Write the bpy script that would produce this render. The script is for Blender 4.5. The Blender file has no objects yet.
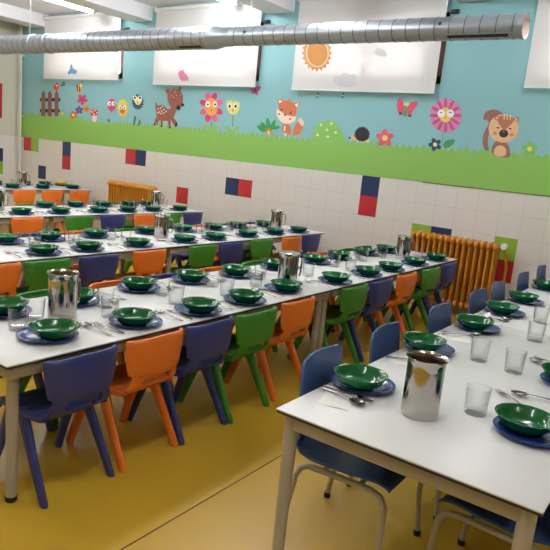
import bpy, bmesh, math, random
from mathutils import Vector, Matrix
random.seed(7)
PI = math.pi
sc = bpy.context.scene
COL = sc.collection

# ------------------------------------------------------------------ camera
F_PX = 609.455
CAM_Z = 1.31
# rows: image right, image down, viewing direction, in world axes (X towards the mural wall, Y to the left, Z up)
ROT = [[0.58737735, -0.80358653, 0.09610695],
       [-0.10318386, -0.19214025, -0.97592787],
       [0.80270851, 0.56332124, -0.19577600]]
cam_data = bpy.data.cameras.new('camera')
cam = bpy.data.objects.new('camera', cam_data)
COL.objects.link(cam)
cam_data.sensor_width = 36.0
cam_data.lens = 36.0 * F_PX / 550.0
cam_data.clip_start = 0.05
m = Matrix.Identity(4)
for i in range(3):
    m[i][0] = ROT[0][i]; m[i][1] = -ROT[1][i]; m[i][2] = -ROT[2][i]
m[2][3] = CAM_Z
cam.matrix_world = m
sc.camera = cam

# ------------------------------------------------------------------ world, exposure
w = bpy.data.worlds.new('daylight'); sc.world = w
w.use_nodes = True
bg = w.node_tree.nodes['Background']
bg.inputs[0].default_value = (1.0, 0.85, 0.80, 1)
bg.inputs[1].default_value = 10.0
sc.view_settings.view_transform = 'Standard'
sc.view_settings.look = 'None'
sc.view_settings.gamma = 1.0
sc.view_settings.use_curve_mapping = False
sc.view_settings.exposure = 0.2
TUBE_POWER = 34.0

# ------------------------------------------------------------------ materials
def lin(c):
    return tuple((v / 12.92 if v <= 0.04045 else ((v + 0.055) / 1.055) ** 2.4) for v in (x / 255 for x in c))

def mat(name, rgb, rough=0.5, metal=0.0, noise=None, bump=None, coat=0.0, spec=0.5):
    M_ = bpy.data.materials.new(name); M_.use_nodes = True
    nt = M_.node_tree; b = nt.nodes['Principled BSDF']
    c = lin(rgb)
    b.inputs['Base Color'].default_value = (*c, 1)
    b.inputs['Roughness'].default_value = rough
    b.inputs['Metallic'].default_value = metal
    b.inputs['Coat Weight'].default_value = coat
    b.inputs['Specular IOR Level'].default_value = spec
    if noise or bump:
        tc = nt.nodes.new('ShaderNodeTexCoord')
    if noise:
        sc_, amt = noise
        n = nt.nodes.new('ShaderNodeTexNoise'); n.inputs['Scale'].default_value = sc_; n.inputs['Detail'].default_value = 4
        nt.links.new(tc.outputs['Object'], n.inputs['Vector'])
        r = nt.nodes.new('ShaderNodeMix'); r.data_type = 'RGBA'
        r.inputs[6].default_value = (*[v * (1 - amt) for v in c], 1)
        r.inputs[7].default_value = (*[min(1, v * (1 + amt)) for v in c], 1)
        nt.links.new(n.outputs['Fac'], r.inputs[0]); nt.links.new(r.outputs[2], b.inputs['Base Color'])
    if bump:
        sc_, st = bump
        n = nt.nodes.new('ShaderNodeTexNoise'); n.inputs['Scale'].default_value = sc_
        nt.links.new(tc.outputs['Object'], n.inputs['Vector'])
        bp = nt.nodes.new('ShaderNodeBump'); bp.inputs['Strength'].default_value = st; bp.inputs['Distance'].default_value = 0.002
        nt.links.new(n.outputs['Fac'], bp.inputs['Height']); nt.links.new(bp.outputs['Normal'], b.inputs['Normal'])
    return M_

def tile_mat(name, rgb, groove):
    """glazed wall tile, 20 cm grid of fine joints"""
    M_ = mat(name, rgb, 0.32)
    nt = M_.node_tree; b = nt.nodes['Principled BSDF']
    geo = nt.nodes.new('ShaderNodeNewGeometry'); sp = nt.nodes.new('ShaderNodeSeparateXYZ')
    nt.links.new(geo.outputs['Position'], sp.inputs[0])
    def line(sock, off):
        a = nt.nodes.new('ShaderNodeMath'); a.operation = 'ADD'; a.inputs[1].default_value = -off + 20 * TP
        nt.links.new(sock, a.inputs[0])
        md = nt.nodes.new('ShaderNodeMath'); md.operation = 'MODULO'; md.inputs[1].default_value = TP
        nt.links.new(a.outputs[0], md.inputs[0])
        p = nt.nodes.new('ShaderNodeMath'); p.operation = 'PINGPONG'; p.inputs[1].default_value = TP / 2
        nt.links.new(md.outputs[0], p.inputs[0])
        l = nt.nodes.new('ShaderNodeMath'); l.operation = 'LESS_THAN'; l.inputs[1].default_value = 0.0016
        nt.links.new(p.outputs[0], l.inputs[0])
        return l.outputs[0]
    ax = nt.nodes.new('ShaderNodeMath'); ax.operation = 'MAXIMUM'
    nt.links.new(line(sp.outputs[2], TZ), ax.inputs[0])
    # horizontal coordinate: Y on the mural wall, X on side walls
    nrm = nt.nodes.new('ShaderNodeSeparateXYZ'); nt.links.new(geo.outputs['Normal'], nrm.inputs[0])
    ab = nt.nodes.new('ShaderNodeMath'); ab.operation = 'ABSOLUTE'; nt.links.new(nrm.outputs[0], ab.inputs[0])
    gt = nt.nodes.new('ShaderNodeMath'); gt.operation = 'GREATER_THAN'; gt.inputs[1].default_value = 0.5
    nt.links.new(ab.outputs[0], gt.inputs[0])
    mx = nt.nodes.new('ShaderNodeMix'); mx.data_type = 'FLOAT'
    nt.links.new(gt.outputs[0], mx.inputs[0])
    nt.links.new(line(sp.outputs[0], 0.05), mx.inputs[2]); nt.links.new(line(sp.outputs[1], TY), mx.inputs[3])
    nt.links.new(mx.outputs[0], ax.inputs[1])
    r = nt.nodes.new('ShaderNodeMix'); r.data_type = 'RGBA'
    r.inputs[6].default_value = (*lin(rgb), 1); r.inputs[7].default_value = (*lin(groove), 1)
    nt.links.new(ax.outputs[0], r.inputs[0]); nt.links.new(r.outputs[2], b.inputs['Base Color'])
    return M_
TP, TY, TZ = 0.203, 1.378, -0.048      # tile pitch and grid origin
WALLX = 5.662
BORDER = 1.17

MT = {}
MT['tile'] = tile_mat('cream_tile', (221, 217, 211), (196, 191, 184))
MT['tile_red'] = mat('red_tile', (186, 44, 48), 0.3)
MT['tile_blue'] = mat('navy_tile', (32, 52, 92), 0.3)
MT['tile_green'] = mat('lime_tile', (138, 178, 58), 0.3)
MT['teal'] = mat('teal_paint', (136, 186, 192), 0.7, noise=(1.2, 0.04))
MT['cream'] = mat('cream_paint', (204, 199, 182), 0.7, noise=(1.5, 0.03))
MT['white_paint'] = mat('white_ceiling_paint', (232, 232, 236), 0.8)
MT['grass'] = mat('mural_grass_green', (136, 186, 88), 0.6)
MT['grout'] = mat('floor_joint', (70, 52, 12), 0.7)
MT['window_brown'] = mat('brown_window_frame', (98, 70, 62), 0.5)
MT['laminate'] = mat('white_laminate', (226, 228, 226), 0.33, spec=0.45)
MT['edge'] = mat('dark_table_edge', (46, 40, 38), 0.5)
MT['frame'] = mat('beige_grey_metal', (176, 168, 150), 0.4, spec=0.4)
MT['rubber'] = mat('black_rubber', (22, 21, 20), 0.6)
MT['ch_blue'] = mat('dark_blue_plastic', (54, 62, 124), 0.42, bump=(400, 0.12))
MT['ch_orange'] = mat('orange_plastic', (236, 124, 44), 0.42, bump=(400, 0.12))
MT['ch_green'] = mat('green_plastic', (64, 138, 44), 0.42, bump=(400, 0.12))
MT['shell_blue'] = mat('mid_blue_shell_plastic', (56, 88, 142), 0.4, bump=(400, 0.1))
MT['bowl'] = mat('dark_green_glaze', (4, 96, 46), 0.10, spec=0.6)
MT['plate'] = mat('blue_glaze', (36, 62, 138), 0.16, spec=0.6)
MT['steel'] = mat('polished_steel', (186, 181, 174), 0.13, 1.0)
MT['steel_in'] = mat('brushed_steel_inside', (112, 98, 86), 0.3, 1.0)
MT['cutlery'] = mat('cutlery_steel', (132, 128, 124), 0.24, 1.0)
MT['napkin'] = mat('white_paper', (240, 240, 236), 0.9, bump=(60, 0.3))
MT['yellow_dish'] = mat('yellow_dish', (224, 196, 30), 0.3)
MT['galv'] = mat('galvanised_steel', (160, 168, 176), 0.36, 0.8, noise=(5, 0.04))
MT['seam'] = mat('duct_seam', (104, 108, 112), 0.45, 0.6)
MT['duct_in'] = mat('duct_inner_lining', (226, 208, 198), 0.5)
MT['black'] = mat('black_paint', (24, 24, 26), 0.5)
MT['rad'] = mat('ochre_radiator_enamel', (208, 138, 42), 0.38)
MT['white_gloss'] = mat('white_plastic', (232, 232, 228), 0.14)
MT['pipe'] = mat('pale_pipe_paint', (214, 214, 206), 0.4)
MT['red_board'] = mat('red_board', (178, 34, 38), 0.5)

def floor_mat():
    M_ = mat('mustard_resin_floor', (196, 148, 32), 0.28, spec=0.5)
    nt = M_.node_tree; b = nt.nodes['Principled BSDF']
    tc = nt.nodes.new('ShaderNodeTexCoord')
    n = nt.nodes.new('ShaderNodeTexNoise'); n.inputs['Scale'].default_value = 1.3; n.inputs['Detail'].default_value = 6
    nt.links.new(tc.outputs['Object'], n.inputs['Vector'])
    r = nt.nodes.new('ShaderNodeMix'); r.data_type = 'RGBA'
    r.inputs[6].default_value = (*lin((184, 147, 38)), 1); r.inputs[7].default_value = (*lin((210, 170, 52)), 1)
    nt.links.new(n.outputs['Fac'], r.inputs[0]); nt.links.new(r.outputs[2], b.inputs['Base Color'])
    n2 = nt.nodes.new('ShaderNodeTexNoise'); n2.inputs['Scale'].default_value = 5; n2.inputs['Detail'].default_value = 5
    nt.links.new(tc.outputs['Object'], n2.inputs['Vector'])
    mr = nt.nodes.new('ShaderNodeMapRange'); mr.inputs[3].default_value = 0.24; mr.inputs[4].default_value = 0.42
    nt.links.new(n2.outputs['Fac'], mr.inputs[0]); nt.links.new(mr.outputs[0], b.inputs['Roughness'])
    return M_
MT['floor'] = floor_mat()

def emis(name, rgb, s):
    M_ = bpy.data.materials.new(name); M_.use_nodes = True
    nt = M_.node_tree; nt.nodes.clear()
    e = nt.nodes.new('ShaderNodeEmission'); e.inputs[0].default_value = (*lin(rgb), 1); e.inputs[1].default_value = s
    o = nt.nodes.new('ShaderNodeOutputMaterial'); nt.links.new(e.outputs[0], o.inputs[0])
    return M_
MT['tube'] = emis('lit_tube', (248, 249, 252), TUBE_POWER)

def fabric(name, rgb, t):
    M_ = bpy.data.materials.new(name); M_.use_nodes = True
    nt = M_.node_tree; nt.nodes.clear()
    d = nt.nodes.new('ShaderNodeBsdfDiffuse'); d.inputs[0].default_value = (*lin(rgb), 1)
    tr = nt.nodes.new('ShaderNodeBsdfTranslucent'); tr.inputs[0].default_value = (*lin(rgb), 1)
    mx = nt.nodes.new('ShaderNodeMixShader'); mx.inputs[0].default_value = t
    o = nt.nodes.new('ShaderNodeOutputMaterial')
    nt.links.new(d.outputs[0], mx.inputs[1]); nt.links.new(tr.outputs[0], mx.inputs[2])
    tp = nt.nodes.new('ShaderNodeBsdfTransparent'); m2 = nt.nodes.new('ShaderNodeMixShader'); m2.inputs[0].default_value = 0.085   # open weave of the screen fabric
    nt.links.new(mx.outputs[0], m2.inputs[1]); nt.links.new(tp.outputs[0], m2.inputs[2]); nt.links.new(m2.outputs[0], o.inputs[0])
    return M_
MT['blind'] = fabric('blind_fabric', (236, 236, 236), 0.14)
MT['print_orange'] = fabric('blind_print_orange', (230, 168, 108), 0.14)
MT['print_cream'] = fabric('blind_print_cream', (244, 222, 190), 0.14)
MT['print_grey'] = fabric('blind_print_grey', (222, 224, 228), 0.14)
MT['print_pink'] = fabric('blind_print_pink', (232, 150, 178), 0.14)
MT['print_blue'] = fabric('blind_print_blue', (110, 160, 206), 0.14)

def glass(name, tint, base, edge):
    """thin clear drinking glass / pane: see-through with a facing-dependent sheen"""
    M_ = bpy.data.materials.new(name); M_.use_nodes = True
    nt = M_.node_tree; nt.nodes.clear()
    t = nt.nodes.new('ShaderNodeBsdfTransparent'); t.inputs[0].default_value = (*tint, 1)
    g = nt.nodes.new('ShaderNodeBsdfGlossy'); g.inputs['Roughness'].default_value = 0.04; g.inputs[0].default_value = (1, 1, 1, 1)
    lw = nt.nodes.new('ShaderNodeLayerWeight'); lw.inputs[0].default_value = 0.22
    mr = nt.nodes.new('ShaderNodeMapRange'); mr.inputs[3].default_value = base; mr.inputs[4].default_value = edge
    nt.links.new(lw.outputs['Facing'], mr.inputs[0])
    mx = nt.nodes.new('ShaderNodeMixShader'); nt.links.new(mr.outputs[0], mx.inputs[0])
    nt.links.new(t.outputs[0], mx.inputs[1]); nt.links.new(g.outputs[0], mx.inputs[2])
    # glass seen edge-on absorbs more
    pw = nt.nodes.new('ShaderNodeMath'); pw.operation = 'POWER'; pw.inputs[1].default_value = 2.2
    lw2 = nt.nodes.new('ShaderNodeLayerWeight'); lw2.inputs[0].default_value = 0.5
    nt.links.new(lw2.outputs['Facing'], pw.inputs[0])
    tm = nt.nodes.new('ShaderNodeMix'); tm.data_type = 'RGBA'
    tm.inputs[6].default_value = (*tint, 1); tm.inputs[7].default_value = (*[v * .70 for v in tint], 1)
    nt.links.new(pw.outputs[0], tm.inputs[0]); nt.links.new(tm.outputs[2], t.inputs[0])
    o = nt.nodes.new('ShaderNodeOutputMaterial'); nt.links.new(mx.outputs[0], o.inputs[0])
    return M_
MT['glass'] = glass('clear_glass', (0.982, 0.985, 0.985), 0.0, 0.45)
MT['glass_base'] = glass('ribbed_glass_base', (0.958, 0.962, 0.966), 0.0, 0.5)
MT['pane'] = glass('window_pane', (0.95, 0.97, 0.97), 0.03, 0.4)
_pm = {}
def paint(rgb):
    if rgb not in _pm:
        _pm[rgb] = mat('sticker_%s' % len(_pm), rgb, 0.6)
    return _pm[rgb]

# ------------------------------------------------------------------ mesh builder
class MB:
    def __init__(s): s.v = []; s.f = []; s.m = []
    def add(s, vs, fs, mi=0):
        o = len(s.v); s.v += [tuple(v) for v in vs]
        s.f += [[o + i for i in f] for f in fs]; s.m += [mi] * len(fs)
    def box(s, x0, x1, y0, y1, z0, z1, mi=0):
        vs = [(x, y, z) for z in (z0, z1) for y in (y0, y1) for x in (x0, x1)]
        s.add(vs, [(0, 2, 3, 1), (4, 5, 7, 6), (0, 1, 5, 4), (2, 6, 7, 3), (0, 4, 6, 2), (1, 3, 7, 5)], mi)
    def bbox(s, x0, x1, y0, y1, z0, z1, b=0.003, mi=0):
        """box with chamfered edges"""
        bm = bmesh.new(); bmesh.ops.create_cube(bm, size=1)
        for v in bm.verts:
            v.co = Vector(((x0 + x1) / 2 + v.co.x * (x1 - x0), (y0 + y1) / 2 + v.co.y * (y1 - y0), (z0 + z1) / 2 + v.co.z * (z1 - z0)))
        bmesh.ops.bevel(bm, geom=list(bm.edges), offset=b, segments=2, affect='EDGES', profile=0.5)
        bm.verts.index_update()
        s.add([v.co[:] for v in bm.verts], [[v.index for v in f.verts] for f in bm.faces], mi); bm.free()
    def tube(s, pts, r, n=10, mi=0, cap=True, sx=1.0, up=None):
        """round (or elliptical: sx) bar along a path, radius per point"""
        pts = [Vector(p) for p in pts]
        rs = r if isinstance(r, (list, tuple)) else [r] * len(pts)
        vs = []; N = len(pts)
        ref = None
        for i, p in enumerate(pts):
            d = (pts[min(i + 1, N - 1)] - pts[max(i - 1, 0)]).normalized()
            if ref is None:
                a = Vector(up) if up else (Vector((0, 0, 1)) if abs(d.z) < .9 else Vector((1, 0, 0)))
                ref = (a - d * a.dot(d)).normalized()
            else:
                ref = (ref - d * ref.dot(d)).normalized()
            q = d.cross(ref)
            for k in range(n):
                t = 2 * PI * k / n
                vs.append(p + ref * math.cos(t) * rs[i] + q * math.sin(t) * rs[i] * sx)
        fs = [(i * n + k, i * n + (k + 1) % n, (i + 1) * n + (k + 1) % n, (i + 1) * n + k) for i in range(N - 1) for k in range(n)]
        if cap: fs += [tuple(range(n))[::-1], tuple((N - 1) * n + k for k in range(n))]
        s.add(vs, fs, mi)
    def lathe(s, prof, n=32, mi=0, axis='z', o=(0, 0, 0), ms=None):
        """prof [(r, h)...] closed on itself where r = 0"""
        vs = []; idx = []
        for r, h in prof:
            if r < 1e-6:
                idx.append([len(vs)]); vs.append((0, 0, h))
            else:
                idx.append(list(range(len(vs), len(vs) + n)))
                vs += [(r * math.cos(2 * PI * k / n), r * math.sin(2 * PI * k / n), h) for k in range(n)]
        if axis == 'y': vs = [(x, z, y) for x, y, z in vs]
        if axis == 'x': vs = [(z, x, y) for x, y, z in vs]
        vs = [(x + o[0], y + o[1], z + o[2]) for x, y, z in vs]
        for j in range(len(prof) - 1):
            a, b = idx[j], idx[j + 1]; fs = []
            for k in range(n):
                k2 = (k + 1) % n
                if len(a) == 1 and len(b) == 1: break
                if len(a) == 1: fs.append((a[0], b[k], b[k2]))
                elif len(b) == 1: fs.append((a[k], b[0], a[k2]))
                else: fs.append((a[k], b[k], b[k2], a[k2]))
            base = len(s.v) if j == 0 else base
            if j == 0: s.v += vs
            s.f += [[base + i for i in f] for f in fs]; s.m += [ms[j] if ms else mi] * len(fs)
    def prism(s, pts, z0, z1, mi=0):
        n = len(pts)
        s.add([(x, y, z0) for x, y in pts] + [(x, y, z1) for x, y in pts],
              [tuple(range(n))[::-1], tuple(range(n, 2 * n))] + [(i, (i + 1) % n, n + (i + 1) % n, n + i) for i in range(n)], mi)
    def shell(s, grid, th, holes=(), mi=0):
        """curved sheet from a grid of points, given thickness along its normal; cells in holes are left open"""
        R_, C_ = len(grid), len(grid[0])
        g = [[Vector(p) for p in r] for r in grid]
        a = []; b = []
        for i in range(R_):
            for j in range(C_):
                du = g[i][min(j + 1, C_ - 1)] - g[i][max(j - 1, 0)]
                dv = g[min(i + 1, R_ - 1)][j] - g[max(i - 1, 0)][j]
                nn = du.cross(dv).normalized()
                a.append(g[i][j] + nn * th / 2); b.append(g[i][j] - nn * th / 2)
        N = R_ * C_; fs = []; cnt = {}
        for i in range(R_ - 1):
            for j in range(C_ - 1):
                if (i, j) in holes: continue
                q = (i * C_ + j, i * C_ + j + 1, (i + 1) * C_ + j + 1, (i + 1) * C_ + j)
                fs.append(q); fs.append(tuple(N + t for t in q[::-1]))
                for k in range(4): cnt[(q[k], q[(k + 1) % 4])] = 1
        for (u, v) in list(cnt):
            if (v, u) not in cnt: fs.append((v, u, N + u, N + v))
        s.add(a + b, fs, mi)
    def build(s, name, mats, parent=None, ang=38, smooth=True):
        me = bpy.data.meshes.new(name)
        me.from_pydata(s.v, [], s.f)
        if not isinstance(mats, (list, tuple)): mats = [mats]
        for mm in mats: me.materials.append(mm)
        me.polygons.foreach_set('material_index', s.m)
        bm = bmesh.new(); bm.from_mesh(me)
        bmesh.ops.recalc_face_normals(bm, faces=list(bm.faces)); bm.to_mesh(me); bm.free()
        if smooth:
            me.polygons.foreach_set('use_smooth', [True] * len(me.polygons))
            me.set_sharp_from_angle(angle=math.radians(ang))
        me.update()
        o = bpy.data.objects.new(name, me); COL.objects.link(o)
        if parent: o.parent = parent
        return o

def tag(o, label, cat, group=None):
    o['label'] = label; o['category'] = cat
    if group: o['group'] = group
    return o
def thing(name, label, cat, loc=(0, 0, 0), rz=0, group=None):
    o = bpy.data.objects.new(name, None); COL.objects.link(o)
    o.location = loc; o.rotation_euler = (0, 0, rz); o.empty_display_size = 0.05
    return tag(o, label, cat, group)
def struct(o):
    o['kind'] = 'structure'; return o
def dup(o, loc, rz, label, group=None, parent=None):
    c = o.copy(); COL.objects.link(c)
    if parent: c.parent = parent
    else:
        c.location = loc; c.rotation_euler = (0, 0, rz); c['label'] = label
        if group: c['group'] = group
    for ch in [q for q in KIDS.get(o.name, [])]:
        dup(ch, None, None, None, None, c)
    return c
KIDS = {}
def remember(o):
    for ch in o.children:
        KIDS.setdefault(o.name, []).append(ch); remember(ch)
ORD = ['first', 'second', 'third', 'fourth', 'fifth', 'sixth', 'seventh', 'eighth', 'ninth', 'tenth']

# a point of the mural wall (Y, Z) seen along a given direction; used for laying out the wall art
def wp(px, py, X=WALLX):
    d = [ROT[0][i] * (px - 275) + ROT[1][i] * (py - 275) + ROT[2][i] * F_PX for i in range(3)]
    t = X / d[0]
    return (d[1] * t, CAM_Z + d[2] * t)

# ------------------------------------------------------------------ room shell
X0, X1, Y0, Y1, CEIL = -3.2, WALLX, -3.6, 9.26, 2.97
b = MB(); b.box(X0, X1, Y0, Y1, -0.1, 0); struct(b.build('floor', MT['floor'], smooth=False))
b = MB(); b.box(X0, X1, 1.346, 1.351, 0.0, 0.0012); b.box(2.72, 2.726, Y0, 1.318, 0.0, 0.0012)
struct(b.build('trim_1', MT['grout'], smooth=False))
b = MB(); b.box(X0, X1, Y0, Y1, CEIL, CEIL + 0.1); struct(b.build('ceiling', MT['white_paint'], smooth=False))

# mural wall: tiled below, teal above, four window openings
WIN = [(6.79, 8.42), (4.46, 6.08), (2.31, 3.92), (-0.12, 1.47)]
WZ0, WZ1 = 2.085, 2.72
COLOURED = {}   # (column, row) -> material index ; column k spans TY + k TP, row r spans TZ + r TP
for (yy, zz, c) in [(7.95, 1.07, 2), (7.95, .87, 1), (8.98, 1.07, 1), (8.78, 1.07, 3), (8.57, .66, 2), (6.54, 1.07, 1), (6.34, 1.07, 2),
                    (5.52, .66, 1), (4.72, .87, 2), (4.52, .87, 1), (2.9, 1.07, 2), (2.9, .87, 1), (2.29, .66, 3), (2.09, .66, 2),
                    (1.48, .66, 3), (1.48, .46, 1), (-0.35, .87, 1), (-1.6, 1.07, 2)]:
    COLOURED[(math.floor((yy - TY) / TP), math.floor((zz - TZ) / TP))] = c
b = MB()
def cuts(lo, hi, extra):
    return sorted(set([lo, hi] + [round(e, 4) for e in extra if lo < e < hi]))
ky = cuts(Y0, Y1, [TY + k * TP for k in range(-26, 42)])
kz = cuts(0, BORDER, [TZ + r * TP for r in range(0, 7)])
for i in range(len(ky) - 1):
    for j in range(len(kz) - 1):
        yc, zc = (ky[i] + ky[i + 1]) / 2, (kz[j] + kz[j + 1]) / 2
        mi = COLOURED.get((math.floor((yc - TY) / TP), math.floor((zc - TZ) / TP)), 0)
        b.add([(X1, ky[i], kz[j]), (X1, ky[i + 1], kz[j]), (X1, ky[i + 1], kz[j + 1]), (X1, ky[i], kz[j + 1])], [(0, 1, 2, 3)], mi)
ys = cuts(Y0, Y1, [e for wn in WIN for e in wn])
zs = [BORDER, WZ0, WZ1, CEIL]
for i in range(len(ys) - 1):
    for j in range(3):
        yc = (ys[i] + ys[i + 1]) / 2
        if j == 1 and any(a < yc < c for a, c in WIN): continue
        b.add([(X1, ys[i], zs[j]), (X1, ys[i + 1], zs[j]), (X1, ys[i + 1], zs[j + 1]), (X1, ys[i], zs[j + 1])], [(0, 1, 2, 3)], 4)
D = X1 + 0.24
for a, c in WIN:      # reveals
    for vs in ([(X1, a, WZ0), (D, a, WZ0), (D, c, WZ0), (X1, c, WZ0)], [(X1, a, WZ1), (D, a, WZ1), (D, c, WZ1), (X1, c, WZ1)],
               [(X1, a, WZ0), (D, a, WZ0), (D, a, WZ1), (X1, a, WZ1)], [(X1, c, WZ0), (D, c, WZ0), (D, c, WZ1), (X1, c, WZ1)]):
        b.add(vs, [(0, 1, 2, 3)], 5)
# outer leaf keeps daylight out except at the openings
for i in range(len(ys) - 1):
    yc = (ys[i] + ys[i + 1]) / 2
    for j, (za, zb) in enumerate([(0, WZ0), (WZ0, WZ1), (WZ1, CEIL)]):
        if j == 1 and any(a < yc < c for a, c in WIN): continue
        b.add([(D, ys[i], za), (D, ys[i + 1], za), (D, ys[i + 1], zb), (D, ys[i], zb)], [(0, 1, 2, 3)], 4)
me = b.build('wall_front', [MT['tile'], MT['tile_red'], MT['tile_blue'], MT['tile_green'], MT['teal'], MT['window_brown']], smooth=False)
struct(me)
for i, (a, c) in enumerate(WIN):
    b = MB(); fx = X1 + 0.012; jw = .075 if i == 0 else .20
    for (p, q, r, s_) in [(a, c, WZ0, WZ0 + .075), (a, c, WZ1 - .05, WZ1), (a, a + jw, WZ0, WZ1), (c - .05, c, WZ0, WZ1), ((a + c) / 2 - .04, (a + c) / 2 + .04, WZ0, WZ1)]:
        b.box(fx, fx + .05, p, q, r, s_)
    wo = struct(b.build('window_%d' % (i + 1), MT['window_brown'], smooth=False))
    b = MB(); b.box(fx + .02, fx + .025, a + .04, c - .04, WZ0 + .04, WZ1 - .04)
    b.build('window_pane', MT['pane'], wo, smooth=False)

def plain_wall(name, p, q, inner):
    """side wall from p to q (x, y): tiles below the border, cream paint above; inner = thickness direction"""
    b = MB(); nx, ny = inner
    for z0, z1, mi in ((0, BORDER, 0), (BORDER, CEIL, 1)):
        xs = sorted([p[0], q[0], p[0] + nx, q[0] + nx]); yy = sorted([p[1], q[1], p[1] + ny, q[1] + ny])
        b.box(xs[0], xs[-1], yy[0], yy[-1], z0, z1, mi)
    return struct(b.build(name, [MT['tile'], MT['cream']], smooth=False))
wl = plain_wall('wall_left', (X0, Y1), (X1 + .24, Y1), (0, .12))
plain_wall('wall_right', (X0, Y0), (X1 + .24, Y0), (0, -.12))
plain_wall('wall_back', (X0, Y0), (X0, Y1), (-.12, 0))
b = MB()
b.box(5.20, 5.41, Y1 - .004, Y1, .764, .967, 0); b.box(5.20, 5.41, Y1 - .004, Y1, .561, .764, 1)
struct(b.build('trim_2', [MT['tile_blue'], MT['tile_green']], smooth=False))

# ceiling beams running towards the mural wall
for i, (a, c) in enumerate([(8.50, 8.86), (6.27, 6.62), (4.06, 4.41), (1.90, 2.25), (-0.32, 0.03), (-2.5, -2.15)]):
    b = MB(); b.box(X0, X1, a, c, 2.80, CEIL); struct(b.build('beam_%d' % (i + 1), MT['white_paint'], smooth=False))

# ------------------------------------------------------------------ tube lamps
def lamp(x, y, label, n_=1.5):
    t = thing('tube_lamp', label, 'ceiling light', (x, y, CEIL), 0, 'fluorescent tube lamps on the ceiling')
    h = n_ / 2
    b = MB(); b.bbox(-h, h, -.04, .04, -.035, 0, .004); b.build('housing', MT['white_gloss'], t)
    b = MB(); b.tube([(-h + .03, 0, -.068), (h - .03, 0, -.068)], .038, 14); b.build('tube', MT['tube'], t)
    for s in (-1, 1):
        b = MB(); b.bbox(s * h - .03 * (s > 0), s * h + .03 * (s < 0), -.04, .04, -.108, -.03, .004); b.build('end_cap', MT['white_gloss'], t)
    return t
LY = [7.25, 4.88, 3.1, 0.9, -1.3]
LIT = {(0, 0), (0, 1), (0, 2), (1, 0), (1, 1), (1, 2), (1, 3), (2, 0), (2, 1), (3, 0), (3, 2), (4, 2)}
names_y = ['left bay', 'second bay from the left', 'middle bay', 'bay over the right table', 'far right bay']
for j, ly in enumerate(LY):
    for k, lx in enumerate((4.75, 2.6, 0.45, -1.7)):
        if (j, k) not in LIT: continue
        if j in (0, 1) and k == 0:
            lab = ['lit white tube lamp on the ceiling above the leftmost blind, longest in view', 'lit white tube lamp whose end shows above the second blind from left'][j]
            lamp(*[(4.59, 7.11), (4.72, 4.78)][j], lab, 1.6)
        else:
            t = lamp(lx if k else 4.2, ly, 'lit white tube lamp on the ceiling outside the photo frame', 1.5)

# ------------------------------------------------------------------ blinds
BL = [(6.805, 8.50, 2.058), (4.457, 6.126, 2.010), (2.332, 3.953, 1.988), (-0.20, 1.535, 2.056)]
BLN = ['leftmost white roller blind with a small blue drawing near its hem',
       'second white roller blind from the left, with a pink bird near its hem',
       'white roller blind with an orange smiling sun shape printed on it',
       'rightmost white roller blind, cut by the right edge of the photo']
blinds = []
for (a, c, z), lab in zip(BL, BLN):
    t = thing('roller_blind', lab, 'blind', (5.60, a, z), 0, 'roller blinds over the windows')
    b = MB(); b.box(-.001, .001, 0, c - a, .012, 2.90 - z); b.build('fabric', MT['blind'], t, smooth=False)
    b = MB(); b.bbox(-.005, .005, 0, c - a, 0, .014, .002); b.build('hem_bar', MT['white_gloss'], t)
    b = MB(); b.tube([(.0, 0, 2.915 - z), (.0, c - a, 2.915 - z)], .024, 14); b.build('roller', MT['white_gloss'], t)
    for yy in (-.012, c - a):
        b = MB(); b.bbox(-.03, WALLX - 5.60, yy, yy + .012, 2.885 - z, 2.945 - z, .002); b.build('bracket', MT['white_gloss'], t)
    blinds.append(t)
# side clips by the window corners
for (yy, lab) in [(6.767, 'small black blind clip beside the leftmost window'), (4.44, 'small black blind clip beside the second window'), (2.30, 'small black blind clip beside the third window')]:
    b = MB(); b.bbox(WALLX - .03, WALLX, yy - .075, yy, 2.70, 2.735, .003); b.bbox(WALLX - .045, WALLX - .03, yy - .06, yy - .02, 2.705, 2.73, .003)
    tag(b.build('blind_clip', MT['black']), lab, 'bracket', 'black clips at the window corners')

def circ(cx, cy, rx, ry=None, rot=0, n=22):
    ry = ry or rx; r = math.radians(rot)
    return [(cx + rx * math.cos(t) * math.cos(r) - ry * math.sin(t) * math.sin(r), cy + rx * math.cos(t) * math.sin(r) + ry * math.sin(t) * math.cos(r)) for t in (2 * PI * k / n for k in range(n))]
def sm(pts, k=3):
    """round off a polygon (Chaikin)"""
    for _ in range(k):
        o = []
        for i in range(len(pts)):
            p, q = pts[i], pts[(i + 1) % len(pts)]
            o += [(p[0] * .75 + q[0] * .25, p[1] * .75 + q[1] * .25), (p[0] * .25 + q[0] * .75, p[1] * .25 + q[1] * .75)]
        pts = o
    return pts
def art(name, shapes, X=WALLX, parent=None, off=0.0015, mats=None):
    """flat sticker: coloured shapes, each a hair in front of the last"""
    cols = []; b = MB(); org = Vector((X, *wp(*shapes[0][1][0], X)))
    for k, (c, pts) in enumerate(shapes):
        if c not in cols: cols.append(c)
        x = -off - k * 0.00035
        pp = [wp(px, py, X) for px, py in pts]
        b.add([(x, y - org.y, z - org.z) for y, z in pp], [tuple(range(len(pp)))], cols.index(c))
    o = b.build(name, [mats[c] if mats else paint(c) for c in cols], None, smooth=False)
    o.location = org
    if parent:
        o.parent = parent; o.location = org - parent.location
    return o

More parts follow.
